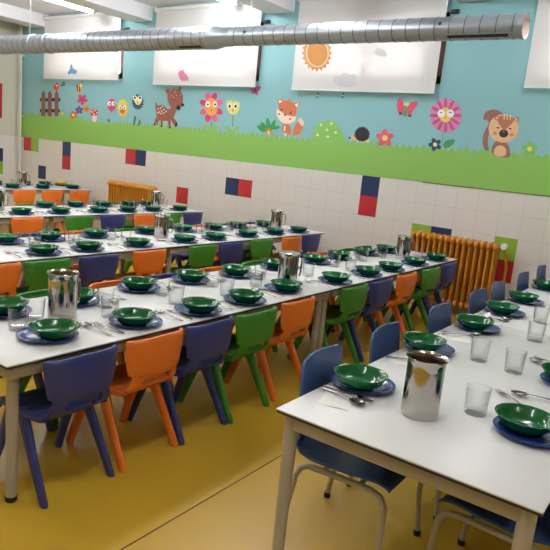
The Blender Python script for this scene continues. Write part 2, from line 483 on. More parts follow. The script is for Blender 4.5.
# prints on the blinds
def sunray(cx, cy, rx, ry, n=20):
    o = []
    for k in range(n * 2):
        t = PI * k / n; f = 1.0 if k % 2 == 0 else 0.83
        o.append((cx + rx * f * math.cos(t), cy + ry * f * math.sin(t)))
    return o
PR_ = {'o': MT['print_orange'], 'c': MT['print_cream'], 'g': MT['print_grey'], 'p': MT['print_pink'], 'b': MT['print_blue']}
art('sun_print', [('o', sunray(317, 53, 15.5, 19)), ('c', circ(317.5, 53, 11.6, 14.6)), ('o', circ(317.5, 53, 10, 13))], 5.598, blinds[2], mats=PR_)
art('cloud_print', [('g', sm([(333, 82), (334, 76), (340, 77), (344, 72), (350, 75), (355, 73), (358, 80), (354, 87), (342, 88)]))], 5.598, blinds[2], mats=PR_)
art('cloud_print', [('g', sm([(374, 52), (378, 47), (384, 50), (388, 55), (384, 57), (377, 56)]))], 5.598, blinds[2], mats=PR_)
art('bird_print', [('p', sm([(178, 73), (180, 70), (182, 71), (183, 67.5), (184, 71.5), (187, 75), (188.5, 78), (186, 81), (182, 81), (179, 78)], 2)), ('p', [(185, 77), (189, 78), (188, 82)])], 5.598, blinds[1], mats=PR_)
art('drawing_print', [('b', sm([(67.5, 72), (70, 70), (70.5, 64.5), (72, 64), (73, 69), (76, 69.5), (77.5, 72), (75, 74.5), (71, 73), (68.5, 75)], 2))], 5.598, blinds[0], mats=PR_)

# ------------------------------------------------------------------ mural on the wall
b = MB()
n = 0; y = Y0; top = []
rg = random.Random(3)
while y < Y1:
    base = 1.475 + .012 * math.sin(y * 1.3) + (0.05 if y > 7.6 else 0)
    top.append((y, base + rg.uniform(-.012, .01)))
    top.append((y + .035, base + rg.uniform(.03, .07)))
    y += .07
top.append((Y1, 1.5))
vs = []; fs = []
for (yy, zz) in top:
    vs += [(WALLX - .0012, yy, BORDER + .002), (WALLX - .0012, yy, zz)]
fs = [(2 * i, 2 * i + 2, 2 * i + 3, 2 * i + 1) for i in range(len(top) - 1)]
b.add(vs, fs)
struct(b.build('trim_3', MT['grass'], smooth=False))
# dark brown strip where the sticker meets the tiles, seen at the right
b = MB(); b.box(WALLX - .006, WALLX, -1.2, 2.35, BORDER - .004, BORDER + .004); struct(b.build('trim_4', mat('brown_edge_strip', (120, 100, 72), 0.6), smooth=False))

def petals(cx, cy, rx, ry, n, pl, pw, cols, ph=0):
    o = []
    for k in range(n):
        a = 2 * PI * k / n + ph
        o.append((cols[k % len(cols)], circ(cx + rx * math.cos(a), cy + ry * math.sin(a), pl, pw, math.degrees(math.atan2(ry * math.sin(a), rx * math.cos(a))), 14)))
    return o
def star(cx, cy, r1, r2, n, ph=0, sx=1):
    return [(cx + sx * (r1 if k % 2 == 0 else r2) * math.cos(PI * k / n + ph), cy + (r1 if k % 2 == 0 else r2) * math.sin(PI * k / n + ph)) for k in range(2 * n)]
W_, K_ = (244, 244, 240), (30, 26, 28)
G_ = 'painted wall art'
# picket fence
br, br2 = (134, 92, 84), (70, 56, 50)
sh = [(br2, [(40, 98), (60.5, 98), (60.5, 101.5), (40, 101.5)]), (br2, [(40, 109), (60, 109), (60, 112.5), (40, 112.5)])]
for x in (43.6, 50, 56.8):
    sh.append((br, [(x - 2, 94), (x, 90), (x + 2, 94), (x + 1.8, 116.5), (x - 2.2, 116)]))
tag(art('picket_fence_sticker', sh), 'brown picket fence sticker at the left end of the painted wall', 'wall sticker', G_)
tag(art('red_bird_sticker', [((214, 82, 60), sm([(53, 86), (55, 85), (57, 82), (59, 84), (59.3, 88), (57.5, 91), (54.5, 90.5)], 2)), (W_, circ(57.2, 85.5, .7))]), 'small red bird sticker sitting on the painted fence', 'wall sticker', G_)
tag(art('music_note_sticker', [((40, 70, 80), circ(62, 85.5, .9)), ((40, 70, 80), circ(64, 84.5, .9)), ((40, 70, 80), [(62.4, 82.3), (64.8, 81.6), (64.8, 84.5), (64.2, 84.5), (64.2, 82.8), (62.9, 83.2), (62.9, 85.5), (62.4, 85.5)])]), 'dark music note sticker beside the red bird', 'wall sticker', G_)
tag(art('bee_sticker', [((226, 176, 86), circ(79, 88, 3, 4.8, 10)), (K_, [(76.6, 85), (77.8, 84), (78, 92), (77, 91)]), (K_, [(79.4, 83.5), (80.4, 84), (80.4, 92), (79.2, 92.6)]), ((250, 220, 170), circ(81, 85.5, 1.3, 1.8)), (K_, [(81.5, 81), (82.5, 80.5), (82, 83.4)])]), 'striped bee sticker below the leftmost blind', 'wall sticker', G_)
def flower(name, label, cx, cy, r, col, cen, n=5, ph=0):
    sh = petals(cx, cy, r * .6, r * .6, n, r * .5, r * .36, [col], ph) + [(cen, circ(cx, cy, r * .34))]
    tag(art(name, sh), label, 'wall sticker', G_)
flower('flower_sticker', 'deep pink flower sticker under the bee', 82.5, 99.5, 5.2, (204, 72, 112), (190, 60, 100), 5, .3)
flower('flower_sticker', 'small purple flower sticker below the deep pink flower', 79.3, 110, 3.8, (96, 74, 140), (150, 100, 150), 5, .9)
flower('flower_sticker', 'small orange flower sticker right of the small purple flower', 86.6, 109, 3.6, (216, 142, 62), (190, 100, 50), 5, .1)
flower('flower_sticker', 'small red and yellow flower sticker in the grass left of the toadstool', 73.4, 115, 3.9, (206, 102, 60), (244, 214, 120), 5, .6)
flower('flower_sticker', 'tiny lime flower sticker right of the painted fence', 62.5, 113.3, 2.8, (160, 190, 80), (230, 230, 120), 5, .6)
sh = [((226, 214, 204), sm([(92.8, 113), (96.6, 113), (97, 122), (92, 122)], 1)), ((206, 52, 62), sm([(90.3, 115), (91, 111), (94.5, 108.3), (98, 110.5), (98.8, 114.5), (94.5, 116)], 2))]
for p in [(92.4, 112), (95, 110.4), (97, 113), (94.2, 114.2)]: sh.append((W_, circ(*p, .75)))
tag(art('toadstool_sticker', sh), 'red and white toadstool sticker in the painted grass', 'wall sticker', G_)
# balloon flower
sh = [((206, 74, 118), circ(111.7, 105, 4.3, 6.3)), ((120, 60, 90), [(111, 110.7), (112.6, 110.7), (111.8, 113)])]
for s in (-1, 1): sh += [(W_, circ(111.6 + s * 2.1, 103.6, 1.8, 2.3)), (K_, circ(111.8 + s * 2.1 + .3, 103.8, .8, 1.1))]
tag(art('pink_tulip_sticker', sh), 'pink tulip face sticker left of the yellow flower face', 'wall sticker', G_)
sh = petals(123, 108, 4, 6.6, 12, 2.4, 1.4, [(222, 206, 90)]) + [((222, 206, 90), circ(123, 108, 4.4, 6.6)), ((212, 110, 60), circ(122.8, 109.5, 2.8, 4.3))]
for s in (-1, 1): sh += [(W_, circ(122.8 + s * 2, 107.6, 1.7, 2)), (K_, circ(122.8 + s * 2, 107.8, .7, 1))]
tag(art('yellow_flower_sticker', sh), 'yellow flower face sticker with orange centre left of the dark blue flower', 'wall sticker', G_)
sh = [((46, 82, 108), star(138, 101, 7.6, 5.6, 14, 0, .85)), ((46, 82, 108), star(138, 103, 7.4, 5.6, 13, .2, .85)), ((238, 232, 190), sm([(134, 95.5), (138, 97.5), (142, 96), (142.5, 101), (138, 106.3), (134, 101)], 2)), ((236, 210, 70), circ(137.7, 102.4, 1.6, 1.9))]
for s in (-1, 1): sh += [(W_, circ(137.6 + s * 2.6, 97.8, 2, 2.3)), (K_, circ(137.6 + s * 2.6, 97.8, 1, 1.3))]
tag(art('blue_flower_sticker', sh), 'shaggy dark blue flower face sticker left of the deer', 'wall sticker', G_)
# leaves standing in the grass
for pts, lab in [([(107.5, 121), (108.5, 118), (110, 120), (110.2, 122.5)], 'short green grass blade sticker under the pink tulip face'), ([(133, 125), (134.6, 115.5), (136.3, 117), (134.8, 125)], 'tall green leaf sticker under the shaggy blue flower'),
                 ([(137.5, 125.5), (139.5, 119), (141, 121), (139.5, 125.5)], 'shorter green leaf sticker beside the tall leaf under the blue flower')]:
    tag(art('leaf_sticker', [((50, 128, 62), pts)]), lab, 'wall sticker', G_)
# deer
dc, dk = (150, 92, 78), (54, 34, 34)
sh = [(dc, sm([(155, 104), (156, 101.5), (157.5, 106), (160, 105), (164, 105), (168, 110), (172, 107.5), (176, 107.5), (176, 112), (173.5, 118), (170, 121), (158, 121), (156.5, 116)], 2)),
      (dc, [(156.4, 112), (160, 118), (157.5, 125.2), (156.3, 125.2), (156.8, 118)]), (dc, [(155.5, 118), (158, 118), (155.2, 125), (153.8, 124.5)]), (dc, [(160.6, 118), (163.6, 118), (162.4, 127), (160.8, 126.5)]), (dc, [(167, 117), (171, 117), (170.8, 128), (169, 127.6)]),
      (dc, sm([(170, 118), (173.5, 117), (177.6, 123), (176, 127), (174, 125)], 1)), (dk, sm([(176.6, 121.5), (178, 124), (177, 127), (174.4, 126.5), (175.6, 124)], 1)), (dk, [(153.8, 123.5), (155.4, 124), (154.8, 125.6), (153.6, 125.2)]), (dk, [(160.9, 125), (162.4, 125.3), (162.2, 127.4), (160.8, 127)]), (dk, [(169.2, 126.6), (170.8, 126.8), (170.6, 128.6), (169.2, 128.4)]),
      (dc, sm([(167, 94), (171, 90), (180, 89), (183, 95), (183.5, 103), (180, 108), (174, 110.5), (168.5, 104)], 2)), (dc, sm([(165.5, 90.5), (168, 88.5), (171, 91), (169.5, 95), (167, 93.5)], 1)), (dc, sm([(177.5, 89.5), (180, 86.5), (182, 87), (181.4, 91)], 1)), (dc, [(172.5, 90.5), (174, 87), (175, 90.5)]),
      (dk, circ(178.8, 107.8, 2.1, 2.4)), (dk, circ(183, 105, 1.7, 1.6)), (dk, circ(173.8, 99.5, .9, .6))]
for p in [(158.6, 109), (161, 108), (162.2, 111), (159.8, 112), (164.6, 109.5), (158.4, 113), (161.4, 113.6), (164.2, 113), (166.6, 111.6), (163, 106.6)]: sh.append(((236, 222, 206), circ(*p, .75, n=10)))
for p in [(172.5, 96), (175, 93), (177, 95.5), (174.5, 98), (181.2, 95.5), (176, 91.5)]: sh.append(((236, 200, 180), circ(*p, .5, n=8)))
tag(art('deer_sticker', sh), 'brown spotted fawn sticker standing on the painted grass', 'wall sticker', G_)
# pink flower face
sh = [((60, 150, 110), [(210.9, 122), (211.7, 122), (211.9, 128), (211, 128)]), ((140, 190, 90), sm([(203, 127), (206, 123.5), (211, 128), (216, 123.5), (219, 127), (216, 130.5), (206, 130.5)], 1))]
sh += petals(211.4, 107.3, 8.2, 11.3, 8, 4.3, 2.9, [(204, 62, 106), (222, 96, 140)], PI / 8)
sh += [((232, 160, 84), circ(211.6, 107, 6.6, 9)), ((196, 110, 60), [(210.6, 109.5), (213, 109.5), (211.8, 111.8)])]
for s in (-1, 1): sh += [(W_, circ(211.8 + s * 3.6, 104.4, 2.4, 2.9)), (K_, circ(211.8 + s * 3.6, 104.4, 1.2, .9))]
tag(art('pink_flower_sticker', sh), 'pink petalled flower sticker with orange face right of the fawn', 'wall sticker', G_)
sh = [((60, 150, 110), [(232.6, 114), (233.4, 114), (233, 127), (232.2, 127)]), ((140, 190, 90), sm([(223.5, 126), (228, 126), (232.5, 130), (236, 126), (240, 126), (237, 131), (229, 131)], 1)),
      ((226, 222, 120), sm([(227, 99.5), (229, 102), (231, 99), (233, 102.5), (235.6, 99), (237, 102.5), (239.6, 100.5), (240, 107), (238, 113), (233, 115.5), (228.4, 112.5), (226.5, 106)], 1)), ((214, 120, 60), [(231.6, 109.5), (234.4, 109.5), (233, 112)])]
for s in (-1, 1): sh += [(W_, circ(232.8 + s * 3, 106, 2.2, 2.9)), (K_, circ(232.8 + s * 3, 106.3, 1.1, 1.7))]
tag(art('yellow_tulip_sticker', sh), 'pale yellow tulip face sticker between the pink flower and the fox', 'wall sticker', G_)
tag(art('pink_moth_sticker', [((176, 88, 130), sm([(250, 87.5), (254, 89), (257, 86), (262, 86), (260, 90), (257, 92), (259, 97), (255.5, 93.5), (251, 94), (252, 90.5)], 1)), ((120, 50, 90), circ(255.4, 90.3, 1, 2.4))]), 'purplish pink dragonfly sticker at the corner of the second blind', 'wall sticker', G_)
# dark green plant
for k, (pts, lab) in enumerate([([(268, 133), (262, 127), (260.5, 122), (264, 121.5), (266, 122), (263, 119), (266, 118.5), (268, 124), (268, 120), (270, 118), (272, 124), (274.5, 120), (276.5, 121), (274, 128), (278, 125), (281, 128), (276, 128), (272, 133)], 'dark green leafy clump sticker left of the fox')]):
    sh = [((58, 148, 84), sm(circ(264.5 + 0, 127.5, 2.6, 6.2, -35), 0)), ((58, 148, 84), circ(268.5, 125, 2.2, 7.2, -10)), ((58, 148, 84), circ(272.6, 126, 2.1, 6.5, 25)), ((58, 148, 84), circ(260.8, 128.5, 2, 4.6, -45)), ((58, 148, 84), circ(276, 127.6, 4.2, 1.8, -12))]
    sh += [((206, 132, 52), circ(268.8, 131.6, 3, 3)), ((244, 214, 120), circ(268.8, 132.6, 1.2, 1.8))]
    tag(art('leaf_clump_sticker', sh), lab, 'wall sticker', G_)
# fox
fo, fc = (204, 118, 76), (240, 222, 204)
sh = [(fo, sm([(293, 133), (294, 127), (297, 122), (300, 121), (304, 124), (302.5, 131), (298, 135.5), (292, 136)], 2)), ((236, 214, 196), sm([(298, 121), (300, 117), (304, 121), (303.5, 127), (300, 124)], 1)),
      (fo, sm([(282, 131), (283, 124), (289, 124), (291.5, 130), (291.5, 135), (286, 133.5)], 1)), (fc, [(284.2, 126), (285.8, 126), (285.2, 131), (283.8, 131)]), (fc, [(284, 133), (287, 133.5), (285.6, 137)]),
      (fc, sm([(276, 110), (282, 106), (294, 110), (297, 119), (292, 123.5), (284, 124), (278, 119)], 2)), (fo, sm([(278, 109.5), (280, 102.5), (286, 99.5), (293.5, 102), (297, 109), (296, 117), (291, 116), (285.5, 115), (282, 112)], 2)),
      (fo, sm([(277.5, 104), (279, 97), (284.5, 101), (280, 106)], 1)), (fc, [(278.8, 103.5), (279.6, 99), (282.5, 101.8)]), (fo, sm([(293, 104), (299, 101.5), (300.5, 104), (297, 110.5)], 1)), (fc, [(295, 104.5), (299, 102.8), (297.4, 108)]),
      (fo, [(287.5, 101), (289.5, 98), (290.5, 101.5)]), (K_, circ(285.4, 115, 1.1, .9)), (K_, circ(281.8, 109.8, 1.2, .7)), (K_, circ(291, 113.2, 1.2, .7)), ((190, 60, 60), circ(279.4, 114.2, 1)), ((190, 60, 60), circ(290.4, 119, 1))]
tag(art('fox_sticker', sh), 'orange fox sticker sitting on the painted grass', 'wall sticker', G_)
# bush
sh = [((134, 190, 96), sm([(309, 146), (312, 136), (315, 127), (320, 122), (326, 120), (334, 121), (338, 125), (342, 132), (346, 142), (348, 147)], 2))]
for p in [(321, 124.8), (331.5, 123.6), (327, 129.8), (335.8, 132.5), (317.6, 135), (328, 136.8)]: sh.append(((214, 232, 170), star(*p, 1.9, 1, 5)))
tag(art('bush_sticker', sh), 'light green round bush sticker dotted with pale flowers', 'wall sticker', G_)
for x0, lab in ((317, 'black dotted antenna sticker poking out below the sun blind, left one'), (342.5, 'black dotted antenna sticker poking out below the sun blind, right one')):
    tag(art('antenna_sticker', [(K_, circ(x0 + .9, 93.6, .9)), ((230, 220, 190), circ(x0 + .4, 95.5, .9)), (K_, circ(x0 + .2, 97.2, .9))]), lab, 'wall sticker', G_)
# hedgehog
sh = [((226, 190, 150), sm([(349.5, 137.5), (353, 134), (357, 132), (359, 139), (354, 140.8), (350.5, 139.5)], 1)), ((238, 214, 150), circ(363, 140.8, 7, 1.6)), ((34, 32, 34), star(362.2, 134.3, 8, 6.9, 16)), (K_, circ(349.8, 137.8, 1.1)), (K_, circ(354, 135.7, .6))]
tag(art('hedgehog_sticker', sh), 'black hedgehog sticker with a pale snout between bush and pink flower', 'wall sticker', G_)
flower('flower_sticker', 'pink five petalled flower sticker right of the hedgehog', 385, 138, 8.4, (206, 92, 112), (240, 216, 90), 5, -PI / 2)
# butterfly
sh = [((214, 84, 112), sm([(398, 99), (401.5, 98.5), (405, 105), (405.5, 109), (402, 114), (397.5, 112.5), (396.8, 105)], 2)), ((214, 84, 112), sm([(408, 105), (413, 101), (418, 101.5), (417, 106), (412, 111), (411, 117), (407.5, 115.5), (407, 109)], 2)),
      ((150, 50, 84), circ(400.6, 113.3, 2, 1.5)), ((150, 50, 84), circ(410, 115.8, 1.8, 1.3)), ((96, 160, 96), sm([(404.5, 106), (407.5, 106), (406.5, 116.5), (404, 116)], 1)), ((206, 206, 90), circ(406.6, 104.2, 2.8, 2)), (W_, circ(405.4, 103.8, 1.1)), (W_, circ(408.3, 104, 1.1)), (K_, circ(405.5, 103.9, .55)), (K_, circ(408.3, 104.1, .55))]
tag(art('butterfly_sticker', sh), 'pink butterfly sticker below the right end of the sun blind', 'wall sticker', G_)
# big pink daisy
sh = [((110, 180, 120), [(442.6, 131), (443.6, 131), (443, 147), (442, 147)]), ((60, 150, 90), sm([(443, 147), (444, 142), (449, 139.3), (456, 139.3), (453, 145), (447, 149)], 2))]
sh += petals(446, 115.6, 10.6, 11.6, 12, 6, 3.2, [(226, 136, 178)], .26) + petals(446, 115.6, 11, 12, 12, 5.2, 1.7, [(190, 92, 142)], 0)
sh += [((238, 200, 96), circ(445.8, 115, 6, 7.4)), ((214, 140, 50), [(444.6, 117), (447.6, 117), (446, 119.2)])]
for s in (-1, 1): sh += [(W_, circ(446.2 + s * 4.6, 113.6, 3.7, 4)), (K_, sm([(446.2 + s * 4.6 - 2, 113.4), (446.2 + s * 4.6, 111.6), (446.2 + s * 4.6 + 2, 113.4), (446.2 + s * 4.6, 112.9)], 1))]
tag(art('pink_daisy_sticker', sh), 'large pink daisy face sticker left of the squirrel', 'wall sticker', G_)
flower('flower_sticker', 'dark blue flower sticker with yellow centre beside the big daisy stem', 435.2, 144.6, 6.2, (44, 64, 104), (226, 220, 130), 5, .6)
# squirrel
sb, sk = (146, 100, 88), (226, 184, 140)
sh = [(sb, sm([(483, 121), (484, 113), (490, 109.5), (497, 109.5), (503, 113), (506, 120), (497, 121), (490, 130), (487.5, 140), (489.5, 152), (484.5, 150), (482, 142), (484, 132), (489, 124), (488, 119)], 2)),
      (sb, sm([(491, 155), (492.5, 144), (498, 140), (506, 141), (509.5, 147), (511, 157), (505, 158)], 1)), (sk, sm([(493.5, 156), (494, 149), (498.5, 145), (504, 146), (507, 151), (505, 157)], 2)),
      (sk, circ(503.5, 128.5, 15, 14.2)), ((176, 112, 84), sm([(496, 118), (503, 115), (516, 118), (511, 125), (504, 131), (499, 124)], 1)), ((176, 112, 84), circ(496.8, 118, 2.4)), ((176, 112, 84), circ(516.8, 119.5, 2.6)), (sk, circ(497, 118, 1.3)), (sk, circ(516.4, 119.6, 1.4)),
      ((46, 30, 30), circ(503.8, 133.6, 4.6, 4)), ((150, 110, 100), circ(503.8, 131.8, 1.2, .7)), (K_, circ(498.2, 127.8, 1.4, .8)), (K_, circ(510.3, 128.8, 1.4, .8)), ((214, 130, 110), circ(495.4, 133.4, 1.9)), ((214, 130, 110), circ(511.8, 134.7, 1.9))]
for x in (504, 507, 510): sh.append(((240, 220, 190), [(x, 115.4), (x + 1, 115.4), (x + .7, 120), (x, 119.6)]))
tag(art('squirrel_sticker', sh), 'brown squirrel sticker with a curled tail and big dark nose', 'wall sticker', G_)
flower('flower_sticker', 'light green flower sticker with yellow centre right of the squirrel', 529.8, 149, 7.4, (120, 186, 92), (220, 220, 90), 5, -PI / 2)

# ------------------------------------------------------------------ ventilation duct
DX, DZ = 4.5, 2.314
t = thing('ventilation_duct', 'silver round spiral ventilation duct running along the wall under the ceiling', 'duct', (DX, 1.29, DZ))
def spiral(y0, y1, r, name):
    """round duct with a fine raised lock seam every 11 cm"""
    b = MB(); pr = [(r, y0)]; ms = []; y = y0 + .06; n = 36
    while y < y1 - .02:
        pr += [(r, y), (r + .0025, y + .0015), (r + .0025, y + .0065), (r, y + .008)]; ms += [0, 1, 1, 1]; y += .112
    pr.append((r, y1)); ms.append(0)
    b.lathe(pr, n, axis='y', ms=ms)
    return b.build(name, [MT['galv'], MT['seam']], t, ang=14)
spiral(0.0, 2.60, .083, 'duct_pipe')
spiral(2.86, 7.5, .105, 'duct_pipe')
b = MB(); b.lathe([(.083, 2.60), (.0865, 2.61), (.0865, 2.70), (.109, 2.80), (.109, 2.88), (.105, 2.89)], 36, axis='y'); b.build('reducer', MT['galv'], t, ang=60)
for yy in (5.40, 5.72, 6.35):
    b = MB(); b.lathe([(.1045, yy), (.112, yy + .005), (.114, yy + .035), (.112, yy + .065), (.1045, yy + .07)], 36, axis='y'); b.build('collar', MT['galv'], t, ang=60)
b = MB(); b.lathe([(.083, 0), (.0865, -.004), (.0875, .0), (.0865, .012), (.0835, .03)], 36, axis='y'); b.build('end_ring', MT['galv'], t, ang=60)
b = MB(); b.lathe([(.080, -.002), (.080, 1.2), (0, 1.2)], 36, axis='y'); b.build('lining', MT['duct_in'], t, ang=60)
def grille(y0, y1, r, a0, n_):
    """slotted outlet grille bent round the lower side of the duct; n_ louvre slots"""
    b = MB()
    def pt(y, a, rr): return (-rr * math.cos(a), y, -rr * math.sin(a))
    A0, A1 = a0 - .22, a0 + .22
    for (ya, yb, aa, ab, rr, mi) in [(y0, y1, A0, A1, r + .006, 0), (y0 + .03, y1 - .03, A0 + .09, A1 - .09, r + .008, 1)]:
        K = 6; vs = []
        for k in range(K + 1):
            a = aa + (ab - aa) * k / K
            vs += [pt(ya, a, rr), pt(yb, a, rr), pt(ya, a, rr - .004), pt(yb, a, rr - .004)]
        fs = [(4 * k, 4 * k + 4, 4 * k + 5, 4 * k + 1) for k in range(K)] + [(4 * k + 2, 4 * k + 3, 4 * k + 7, 4 * k + 6) for k in range(K)]
        fs += [(4 * k, 4 * k + 2, 4 * k + 6, 4 * k + 4) for k in range(K)] + [(4 * k + 1, 4 * k + 5, 4 * k + 7, 4 * k + 3) for k in range(K)] + [(0, 1, 3, 2), (4 * K, 4 * K + 2, 4 * K + 3, 4 * K + 1)]
        b.add(vs, fs, mi)
    b.build('outlet_grille', [MT['galv'], MT['black']], t, ang=60)
grille(.06, .55, .083, .86, 1)
grille(2.9, 3.25, .105, .98, 1)
for yy in (.58, 2.40):
    b = MB(); b.lathe([(0, -.004), (.012, -.003), (.013, .0), (.0, .0)], 12, o=(-.0835, yy, .02), axis='x'); b.build('screw_cap', MT['black'], t)
for yy, lab in ((3.70, 'thin hanger wire above the duct near the second blind'), (7.13, 'thin hanger wire holding the duct at the far left'), (1.87, 'thin hanger wire above the duct near its open end')):
    b = MB(); b.tube([(0, 0, DZ + .08), (0, 0, CEIL)], .004, 8)
    o = tag(b.build('hanger_wire', MT['galv']), lab, 'wire', 'hanger wires of the duct'); o.location = (DX, yy, 0)

# ------------------------------------------------------------------ pipes in the left corner, red board
for (x, y, r, lab) in [(5.60, 9.10, .017, 'pale vertical pipe in the left corner, right one of the pair'), (5.61, 9.17, .011, 'pale vertical pipe in the left corner, left one of the pair')]:
    b = MB(); b.tube([(0, 0, 0), (0, 0, CEIL)], r, 12)
    for z in (.6, 1.5, 2.4): b.tube([(0, 0, z - .01), (0, 0, z + .01)], r + .006, 12); b.box(0, WALLX - x, -.008, .008, z - .008, z + .008)
    o = tag(b.build('wall_pipe', MT['pipe']), lab, 'pipe', 'vertical pipes in the corner'); o.location = (x, y, 0)
b = MB(); b.bbox(-.6, 0, -.02, 0, 0, .52, .004)
o = tag(b.build('red_board', MT['red_board']), 'red board on the cream wall at the far left edge', 'board'); o.location = (5.38, Y1, 1.428)

# ------------------------------------------------------------------ radiators
def radiator(loc, n, w_, h, label):
    t = thing('radiator', label, 'radiator', loc)
    for k in range(n):
        y = -(k + .5) * w_
        b = MB()
        for dx in (-.05, .0, .05):      # three columns per section
            b.tube([(dx, y, .10), (dx, y, h - .05)], .0185, 10, sx=.72, up=(1, 0, 0))
        for z, rr in ((.11, .033), (h - .05, .036)):   # bulged headers with rounded ends
            b.tube([(-.088, y, z), (-.08, y, z), (-.06, y, z), (.06, y, z), (.08, y, z), (.088, y, z)], [.008, .022, rr, rr, .022, .008], 12, up=(0, 0, 1), sx=.60)
        b.tube([(0, y - w_ / 2, h - .05), (0, y + w_ / 2, h - .05)], .02, 10); b.tube([(0, y - w_ / 2, .11), (0, y + w_ / 2, .11)], .02, 10)
        b.build('section', MT['rad'], t)
    for y in (-w_ * .5, -(n - .5) * w_):
        for dx in (-.05, .05):
            b = MB(); b.tube([(dx, y, 0), (dx, y, .09)], .011, 8); b.build('foot', MT['rad'], t)
    return t
r2 = radiator((5.52, 2.315, 0), 15, .0555, .73, 'ochre cast iron radiator behind the end of the nearest table row')
r1 = radiator((5.52, 6.75, 0), 16, .0525, .745, 'ochre cast iron radiator at the left, below the fawn sticker')
r1.location.z = 0
b = MB(); b.tube([(0, -15 * .0555, .685), (0, -15 * .0555 - .05, .685)], .012, 8); b.tube([(0, -15 * .0555 - .045, .69), (0, -15 * .0555 - .045, .60)], .011, 8)
b.tube([(0, -15 * .0555 - .05, .62), (.03, -15 * .0555 - .06, .58), (.06, -15 * .0555 - .065, .5), (.06, -15 * .0555 - .065, .01)], .012, 8); b.build('supply_pipe', MT['rad'], r2)
b = MB(); b.lathe([(0, -.03), (.026, -.03), (.03, -.02), (.03, .015), (.022, .022), (0, .022)], 16, axis='x', o=(-.035, -15 * .0555 - .045, .70)); b.build('valve_knob', MT['white_gloss'], r2)

# ------------------------------------------------------------------ tables
TH = .55
def table(x0, x1, y0, y1, label, group, inset=(.072, .072)):
    L, Wd = x1 - x0, y1 - y0
    t = thing('dining_table', label, 'table', (x0, y0, 0), 0, group)
    b = MB(); b.bbox(0, L, 0, Wd, TH - .006, TH, .002); b.build('table_top', MT['laminate'], t)
    b = MB(); b.bbox(.001, L - .001, .001, Wd - .001, TH - .014, TH - .0062, .002); b.build('edge_band', MT['edge'], t)
    b = MB()
    e = .022; z0, z1 = TH - .062, TH - .0145
    b.bbox(e, L - e, e, e + .022, z0, z1); b.bbox(e, L - e, Wd - e - .022, Wd - e, z0, z1)
    b.bbox(e, e + .022, e + .0225, Wd - e - .0225, z0, z1); b.bbox(L - e - .022, L - e, e + .0225, Wd - e - .0225, z0, z1)
    b.build('rail_frame', MT['frame'], t)
    for x in (inset[0], L - inset[1]):
        for y in ((.085, Wd - .085) if Wd < .75 else (.038, Wd - .038)):
            b = MB(); b.tube([(x, y, .02), (x, y, TH - .0148)], [.019, .0225], 18); lg = b.build('leg', MT['frame'], t)
            b = MB(); b.lathe([(0, 0), (.019, 0), (.0215, .004), (.022, .02), (.0, .021)], 18, o=(x, y, 0)); b.build('foot_cap', MT['rubber'], lg)
    return t
GT = 'white dining tables set end to end'
table(1.045, 3.137, 1.755, 2.455, 'white table at the near left end of the nearest long row', GT, (.072, .03))
table(3.143, 5.262, 1.755, 2.455, 'white table of the nearest long row, its end by the large radiator', GT, (.028, .072))
table(1.04, 3.215, 3.235, 3.935, 'white table at the left end of the second row from the front', GT, (.072, .026))
table(3.221, 5.43, 3.235, 3.935, 'white table at the wall end of the second row from the front', GT, (.072, .072))
table(1.15, 3.342, 4.89, 5.59, 'white table at the left edge of the third row from the front', GT, (.072, .04))
table(3.348, 5.38, 4.89, 5.59, 'white table of the third row, its end left of the red wall tile', GT, (.04, .028))
table(3.25, 5.50, 7.13, 7.83, 'white table of the rearmost row, with three orange chairs before it', GT, (.072, .04))
table(1.453, 3.197, .191, .967, 'white table at the lower right, nearest to the camera', GT, (.038, .038))
table(3.203, 5.36, .191, .967, 'white table behind the lower right one, reaching the wall', GT, (.038, .038))

